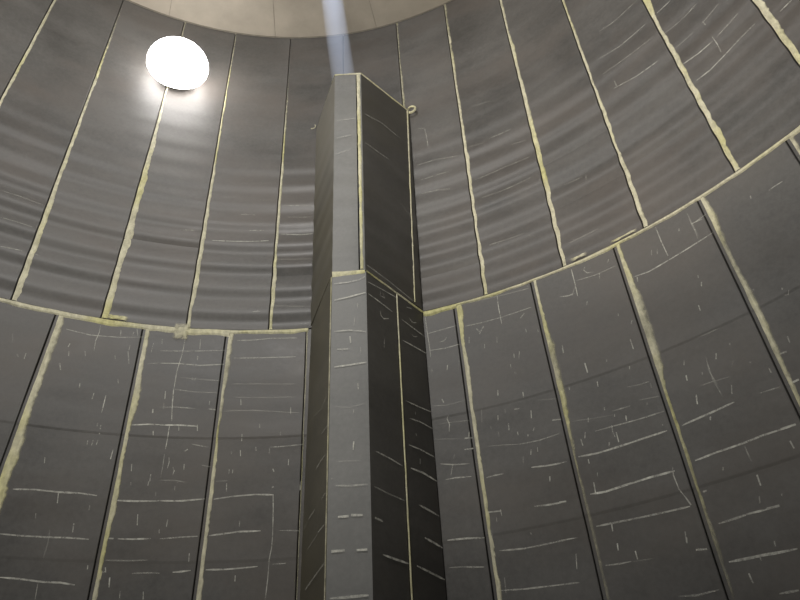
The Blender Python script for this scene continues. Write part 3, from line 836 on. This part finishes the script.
def hole_disc(name, r, z, mat, th=.02):
    bm = bmesh.new()
    vs_ = [bm.verts.new(P(r, i*2*math.pi/96, z)) for i in range(96)]
    ed = [bm.edges.new((vs_[j], vs_[(j+1) % 96])) for j in range(96)]
    hv = [bm.verts.new((HOLE.x+HR*math.cos(t*math.pi/12), HOLE.y+HR*math.sin(t*math.pi/12), z)) for t in range(24)]
    ed += [bm.edges.new((hv[j], hv[(j+1) % 24])) for j in range(24)]
    bmesh.ops.triangle_fill(bm, edges=ed, use_beauty=True)
    g = bmesh.ops.extrude_face_region(bm, geom=list(bm.faces))
    bmesh.ops.translate(bm, verts=[v for v in g['geom'] if isinstance(v, bmesh.types.BMVert)], vec=(0, 0, th))
    bmesh.ops.recalc_face_normals(bm, faces=bm.faces)
    o = link(name, bm, mat, smooth=False); o['kind'] = 'structure'; return o
ceiling = hole_disc('ceiling', R+.05, Z_ROOF+.021, M_WELD)
for i in range(NR): roof_plate(i, ceiling)
# thin joint where wall meets roof
bm = bmesh.new(); n = 128
grid(bm, [[P(R-TH-.004-(.014 if j in (1, 2) else 0), i*2*math.pi/n, Z_ROOF-.002-.016*j/3) for j in range(4)] for i in range(n+1)])
bmesh.ops.recalc_face_normals(bm, faces=bm.faces)
link('roof_corner_strip', bm, M_WELD, ceiling)
bm = bmesh.new(); bmesh.ops.create_circle(bm, cap_ends=True, radius=R+.045, segments=128, matrix=Matrix.Translation((0, 0, Z_FLOOR)))
g = bmesh.ops.extrude_face_region(bm, geom=list(bm.faces)); bmesh.ops.translate(bm, verts=[v for v in g['geom'] if isinstance(v, bmesh.types.BMVert)], vec=(0, 0, -.05))
bmesh.ops.recalc_face_normals(bm, faces=bm.faces)
fl = link('floor', bm, M_FLOOR, smooth=False); fl['kind'] = 'structure'

# ---------------------------------------------------------------- box column
Z_CAP = 8.68
col = empty('boxed_duct', (.75, 5.45, Z_FLOOR), 'tall sheet-clad box duct standing up against the round tank wall', 'duct')
IN = .055
LOWER = [Vector((.145, 5.998-IN)), Vector((.522, 4.952)), Vector((.897, 4.945)), Vector((1.512, 5.806-IN))]
UPB = [Vector((.135, 5.998-IN)), Vector((.520, 4.962)), Vector((.889, 4.958)), Vector((1.520, 5.803-IN))]
UPT = [Vector((.09, 5.999-IN)), Vector((.495, 5.015)), Vector((.880, 5.013)), Vector((1.572, 5.788-IN))]
def face_pt(A, B, A2, B2, z0, z1, u, z, out=0.0):
    """point on the (possibly tapered) face between corners A-B at z0 and A2-B2 at z1"""
    t = (z-z0)/(z1-z0); a = A.lerp(A2, t); b = B.lerp(B2, t); p = a.lerp(b, u)
    d = (b-a).normalized(); nrm = Vector((d.y, -d.x))
    return Vector((p.x+nrm.x*out, p.y+nrm.y*out, z))
def FACE(i, upper):
    if upper: return (UPB[i], UPB[i+1], UPT[i], UPT[i+1], Z_LEDGE, Z_CAP)
    return (LOWER[i], LOWER[i+1], LOWER[i], LOWER[i+1], Z_FLOOR, Z_LEDGE)
def flen(i): return (LOWER[i+1]-LOWER[i]).length
# inner core behind the cladding
bm = bmesh.new()
for (A, z0, B, z1) in ((LOWER, Z_FLOOR+.01, LOWER, Z_LEDGE), (UPB, Z_LEDGE, UPT, Z_CAP-.03)):
    def ins(Q):
        c = sum(Q, Vector((0, 0)))/4; return [q+(c-q).normalized()*.075 for q in Q]
    a = [bm.verts.new((*q, z0)) for q in ins(A)]; b = [bm.verts.new((*q, z1)) for q in ins(B)]
    for i in range(4): bm.faces.new((a[i], a[(i+1) % 4], b[(i+1) % 4], b[i]))
    bm.faces.new(a[::-1]); bm.faces.new(b)
bmesh.ops.recalc_face_normals(bm, faces=bm.faces)
link('core', bm, M_GAP, col, smooth=False)
def clad(i, upper, ua, ub, z0, z1, mat, name='cladding_sheet'):
    """one sheet on face i between u=ua(z) and u=ub(z)"""
    F = FACE(i, upper); bm = bmesh.new(); n = 60; m_ = 5; front = []; T = .018
    for r in range(n+1):
        z = z0+(z1-z0)*r/n; a = ua(z); b = ub(z); row = [face_pt(*F, a, z, -T)]
        for j in range(m_+1):
            u = a+(b-a)*j/m_
            bulge = .003*n1(u*4, z*1.3, i*3+upper)
            if not upper: bulge += .5*step(z, i)
            else: bulge -= .35*ripple(z, i+40)
            edge = -.004 if j in (0, m_) else 0
            row.append(face_pt(*F, u, z, bulge+edge))
        row.append(face_pt(*F, b, z, -T)); front.append(row)
    V = grid(bm, front)
    for row in (V[0], V[-1]):
        try: bm.faces.new(row)
        except ValueError: pass
    bmesh.ops.recalc_face_normals(bm, faces=bm.faces)
    return link(name, bm, mat, col)
lin = lambda a, b, z0, z1: (lambda z: a+(b-a)*(z-z0)/(z1-z0))
cst = lambda a: (lambda z: a)
gl = .012
sL = lin(.484, .514, 1.4, 4.78)          # joint on the lower right face
sU = lin(.855, .965, 4.85, 8.65)          # joint on the upper right face
zl0, zl1, zu0, zu1 = Z_FLOOR+.01, Z_LEDGE-.012, Z_LEDGE+.014, Z_CAP-.02
faces = {}
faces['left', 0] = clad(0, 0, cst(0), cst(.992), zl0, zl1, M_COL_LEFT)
faces['front', 0] = clad(1, 0, cst(.0), cst(1.0), zl0, zl1, M_COL_LIT)
faces['right', 0] = clad(2, 0, cst(.004), lambda z: sL(z)-.008, zl0, zl1, M_COL_SHADED)
faces['right2', 0] = clad(2, 0, lambda z: sL(z)+.008, cst(1.0), zl0, zl1, M_COL_SHADED)
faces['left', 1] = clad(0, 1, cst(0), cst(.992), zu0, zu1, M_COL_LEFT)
faces['front', 1] = clad(1, 1, cst(0), cst(.80), zu0, zu1, M_COL_LIT)
faces['front2', 1] = clad(1, 1, cst(.84), cst(1.0), zu0, zu1, M_COL_LIT)
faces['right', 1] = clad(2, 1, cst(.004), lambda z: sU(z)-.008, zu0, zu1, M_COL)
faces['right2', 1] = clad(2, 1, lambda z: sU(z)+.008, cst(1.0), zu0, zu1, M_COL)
# cap
bm = bmesh.new()
o_ = [bm.verts.new((*q, Z_CAP-.02)) for q in UPT]; t_ = [bm.verts.new((*q, Z_CAP)) for q in UPT]
for i in range(4): bm.faces.new((o_[i], o_[(i+1) % 4], t_[(i+1) % 4], t_[i]))
bm.faces.new(t_); bm.faces.new(o_[::-1])
bmesh.ops.recalc_face_normals(bm, faces=bm.faces)
link('top_plate', bm, M_COL, col, smooth=False)

def line_strip(i, upper, p0, p1, wd, s0, s1, rag=.35, mat=None, name='joint_strip', seed=0, out=.004):
    """bead of filler on face i running from (u, z) to (u, z); wd = (start, end) width in metres"""
    F = FACE(i, upper); L = (LOWER[i+1]-LOWER[i]).length
    bm = bmesh.new(); lay = bm.verts.layers.float_color.new('fade')
    a = Vector((p0[0]*L, p0[1])); b = Vector((p1[0]*L, p1[1])); D = (b-a).length; d = (b-a)/D; nn = Vector((-d.y, d.x))
    n = int(D/.04)+2; rows = []; fd = []
    for r in range(n+1):
        t = r/n; c = a+(b-a)*t; ww = (wd[0]+(wd[1]-wd[0])*t)*(1+rag*n1(t*D*5, seed, 2)+rag*.6*n1(t*D*17, seed, 5)); row = []; fr = []
        for j in range(5):
            s = j/4-.5; q = c+nn*ww*s+nn*.004*n1(t*D*4, seed, 7)
            h = out+.005*math.cos(s*math.pi)-(.004 if j in (0, 4) else 0)
            row.append(face_pt(*F, q.x/L, q.y, h)); fr.append((s0+(s1-s0)*t)*(1-.25*abs(s)*2))
        rows.append(row); fd.append(fr)
    grid(bm, rows, fd, lay); bmesh.ops.recalc_face_normals(bm, faces=bm.faces)
    return link(name, bm, mat or M_STRIP, col)
line_strip(1, 0, (.0, Z_LEDGE-.03), (.97, Z_LEDGE-.02), (.085, .045), 1, 1, name='ledge_strip', seed=1)
line_strip(2, 0, (0.0, Z_LEDGE-.01), (1.0, Z_LEDGE-.02), (.022, .035), .75, .85, name='ledge_strip', seed=2)
line_strip(0, 0, (.95, Z_LEDGE-.01), (.0, Z_LEDGE-.015), (.02, .012), .4, .2, name='ledge_strip', seed=3)
line_strip(2, 0, (sL(Z_FLOOR+.05)+.010, Z_FLOOR+.05), (sL(4.76)+.010, 4.76), (.018, .024), .85, .9, seed=4)
line_strip(0, 0, (.975, Z_FLOOR+.05), (.975, 4.74), (.012, .018), .55, .75, seed=5)
line_strip(0, 0, (.02, Z_FLOOR+.05), (.02, 3.4), (.016, .01), .45, .25, seed=6)
line_strip(1, 1, (.90, Z_LEDGE+.03), (.895, Z_CAP-.05), (.034, .050), 1.0, 1.0, .2, seed=7)
line_strip(2, 1, (sU(4.83), 4.83), (sU(8.65), 8.65), (.020, .034), .9, .95, seed=8)
line_strip(1, 1, (0, Z_CAP-.012), (1, Z_CAP-.012), (.03, .045), .75, .9, name='rim_strip', seed=9)
line_strip(2, 1, (0, Z_CAP-.012), (1.0, Z_CAP-.012), (.04, .03), .9, .95, name='rim_strip', seed=10)
line_strip(0, 1, (1, Z_CAP-.012), (.02, Z_CAP-.012), (.02, .014), .5, .2, name='rim_strip', seed=11)
# chalk on the column
for key, i in (('left', 0), ('front', 1), ('right', 2)):
    L = flen(i)
    for upper in (0, 1):
        groups = {}
        for pts, wd, b in COLUMN_CHALK[key]:
            mz = sum(p[1] for p in pts)/len(pts); mu = sum(p[0] for p in pts)/len(pts)/L
            if (mz > 4.79) != bool(upper): continue
            k2 = key
            if i == 2 and mu > (sU(mz) if upper else sL(mz)): k2 = 'right2'
            groups.setdefault(k2, []).append((pts, wd, b))
        for k2, Lm in groups.items():
            bm = bmesh.new(); lay = bm.verts.layers.float_color.new('fade'); F = FACE(i, upper)
            for pts, wd, b in Lm:
                pts = [(min(max(p[0], .01), L-.01), p[1]) for p in pts]
                if upper and i == 1: pts = [(min(p[0], L*.78), p[1]) for p in pts]
                ribbon(bm, lay, pts, wd*.020, b, lambda u, z: face_pt(*F, u/L, z, .0105))
            bmesh.ops.recalc_face_normals(bm, faces=bm.faces)
            link('chalk_marks', bm, M_CHALK, faces[k2, upper], 'stuff')
# curled ends of the rim filler where the top meets the wall
def curl(c, rad, ax, mat, turns, thick, label):
    cu = bpy.data.curves.new('c', 'CURVE'); cu.dimensions = '3D'; cu.bevel_depth = thick; cu.bevel_resolution = 2
    sp = cu.splines.new('POLY'); n = 22; sp.points.add(n-1)
    for i in range(n):
        t = i/(n-1); a = -2.2+turns*2*math.pi*t; r = rad*(1-.25*t)
        p = c+ax*(r*math.cos(a))+Vector((0, 0, 1))*(r*math.sin(a))-Vector((0, .02*t, 0))
        sp.points[i].co = (*p, 1); sp.points[i].radius = 1-.3*t
    o = bpy.data.objects.new('tmp', cu); COL.objects.link(o)
    dg = bpy.context.evaluated_depsgraph_get(); me = bpy.data.meshes.new_from_object(o.evaluated_get(dg))
    bpy.data.objects.remove(o)
    bm = bmesh.new(); bm.from_mesh(me); lay = bm.verts.layers.float_color.new('fade')
    for v in bm.verts: v[lay] = (label[1],)*3+(1,)
    ob = link('curled_strip_end', bm, mat, col); ob['label'] = label[0]
curl(Vector((1.610, 5.690, 8.65)), .07, Vector((.96, -.27, 0)), M_STRIP, .8, .020, ('curled pale end of the filler strip at the right top corner', .95))
curl(Vector((.045, 5.915, 8.67)), .05, Vector((1, 0, 0)), M_STRIP, .45, .010, ('faint curled end of the filler strip at the left top corner', .6))

# ---------------------------------------------------------------- round lamp on the upper wall
LT, LZ = -.371, 9.60
lc = P(R-TH, LT, LZ)
lm = empty('wall_lamp', lc, 'glaring white round dome lamp high on the upper wall left of the box duct', 'lamp')
nrm = (P(-1, LT, 0)+Vector((0, 0, -.02))).normalized()
ML = Matrix.Translation(lc) @ nrm.to_track_quat('Z', 'Y').to_matrix().to_4x4()
def lathe(prof, n, M):
    bm = bmesh.new()
    rows = [[M @ Vector((r*math.cos(i*2*math.pi/n), r*math.sin(i*2*math.pi/n), z)) for i in range(n+1)] for r, z in prof]
    grid(bm, rows); bmesh.ops.remove_doubles(bm, verts=bm.verts, dist=1e-4); bmesh.ops.recalc_face_normals(bm, faces=bm.faces); return bm
LR = .47
link('housing', lathe([(.001, .05), (.20, .05), (.24, .07), (.25, .10), (.001, .10)], 48, ML), M_LAMP_BODY, lm)
link('rim', lathe([(.22, .10), (.28, .10), (.29, .112), (.28, .125), (.22, .125), (.22, .10)], 48, ML), M_LAMP_BODY, lm)
link('diffuser', lathe([(.27, .125), (.35, .155), (.42, .20), (.46, .27)]+[(LR*math.cos(a*math.pi/24), .33+.40*math.sin(a*math.pi/24)) for a in range(0, 12)]+[(.001, .73)], 48, ML), M_LIT, lm)
bm = bmesh.new(); box(bm, 0, 0, .035, .34, .12, .07, ML)
bmesh.ops.bevel(bm, geom=list(bm.edges), offset=.01, segments=2); link('bracket', bm, M_LAMP_BODY, lm)

# ---------------------------------------------------------------- dusty air lit by the shaft of daylight
mt = bpy.data.materials.new('dusty_air'); mt.use_nodes = True; nt = mt.node_tree
nt.nodes.remove(nt.nodes['Principled BSDF'])
vsn = nt.nodes.new('ShaderNodeVolumeScatter'); vsn.inputs['Color'].default_value = (.9, .93, 1, 1); vsn.inputs['Density'].default_value = .45
vsn.inputs['Anisotropy'].default_value = 0
nt.links.new(vsn.outputs[0], nt.nodes['Material Output'].inputs['Volume'])
a = HOLE-Vector((0, 0, .012)); b = CAP_HIT+Vector((0, 0, .012)); n = 32; bm = bmesh.new(); SR = .185
rows = [[Vector((c.x+SR*math.cos(i*2*math.pi/n), c.y+SR*math.sin(i*2*math.pi/n), c.z)) for i in range(n)] for c in (b, a)]
V = [[bm.verts.new(p) for p in r] for r in rows]
for i in range(n): bm.faces.new((V[0][i], V[0][(i+1) % n], V[1][(i+1) % n], V[1][i]))
bm.faces.new(V[0][::-1]); bm.faces.new(V[1])
sh = link('dusty_air', bm, mt); sh['kind'] = 'stuff'; sh['label'] = 'pale blue shaft of daylight in dusty air above the box duct'; sh['category'] = 'light shaft'
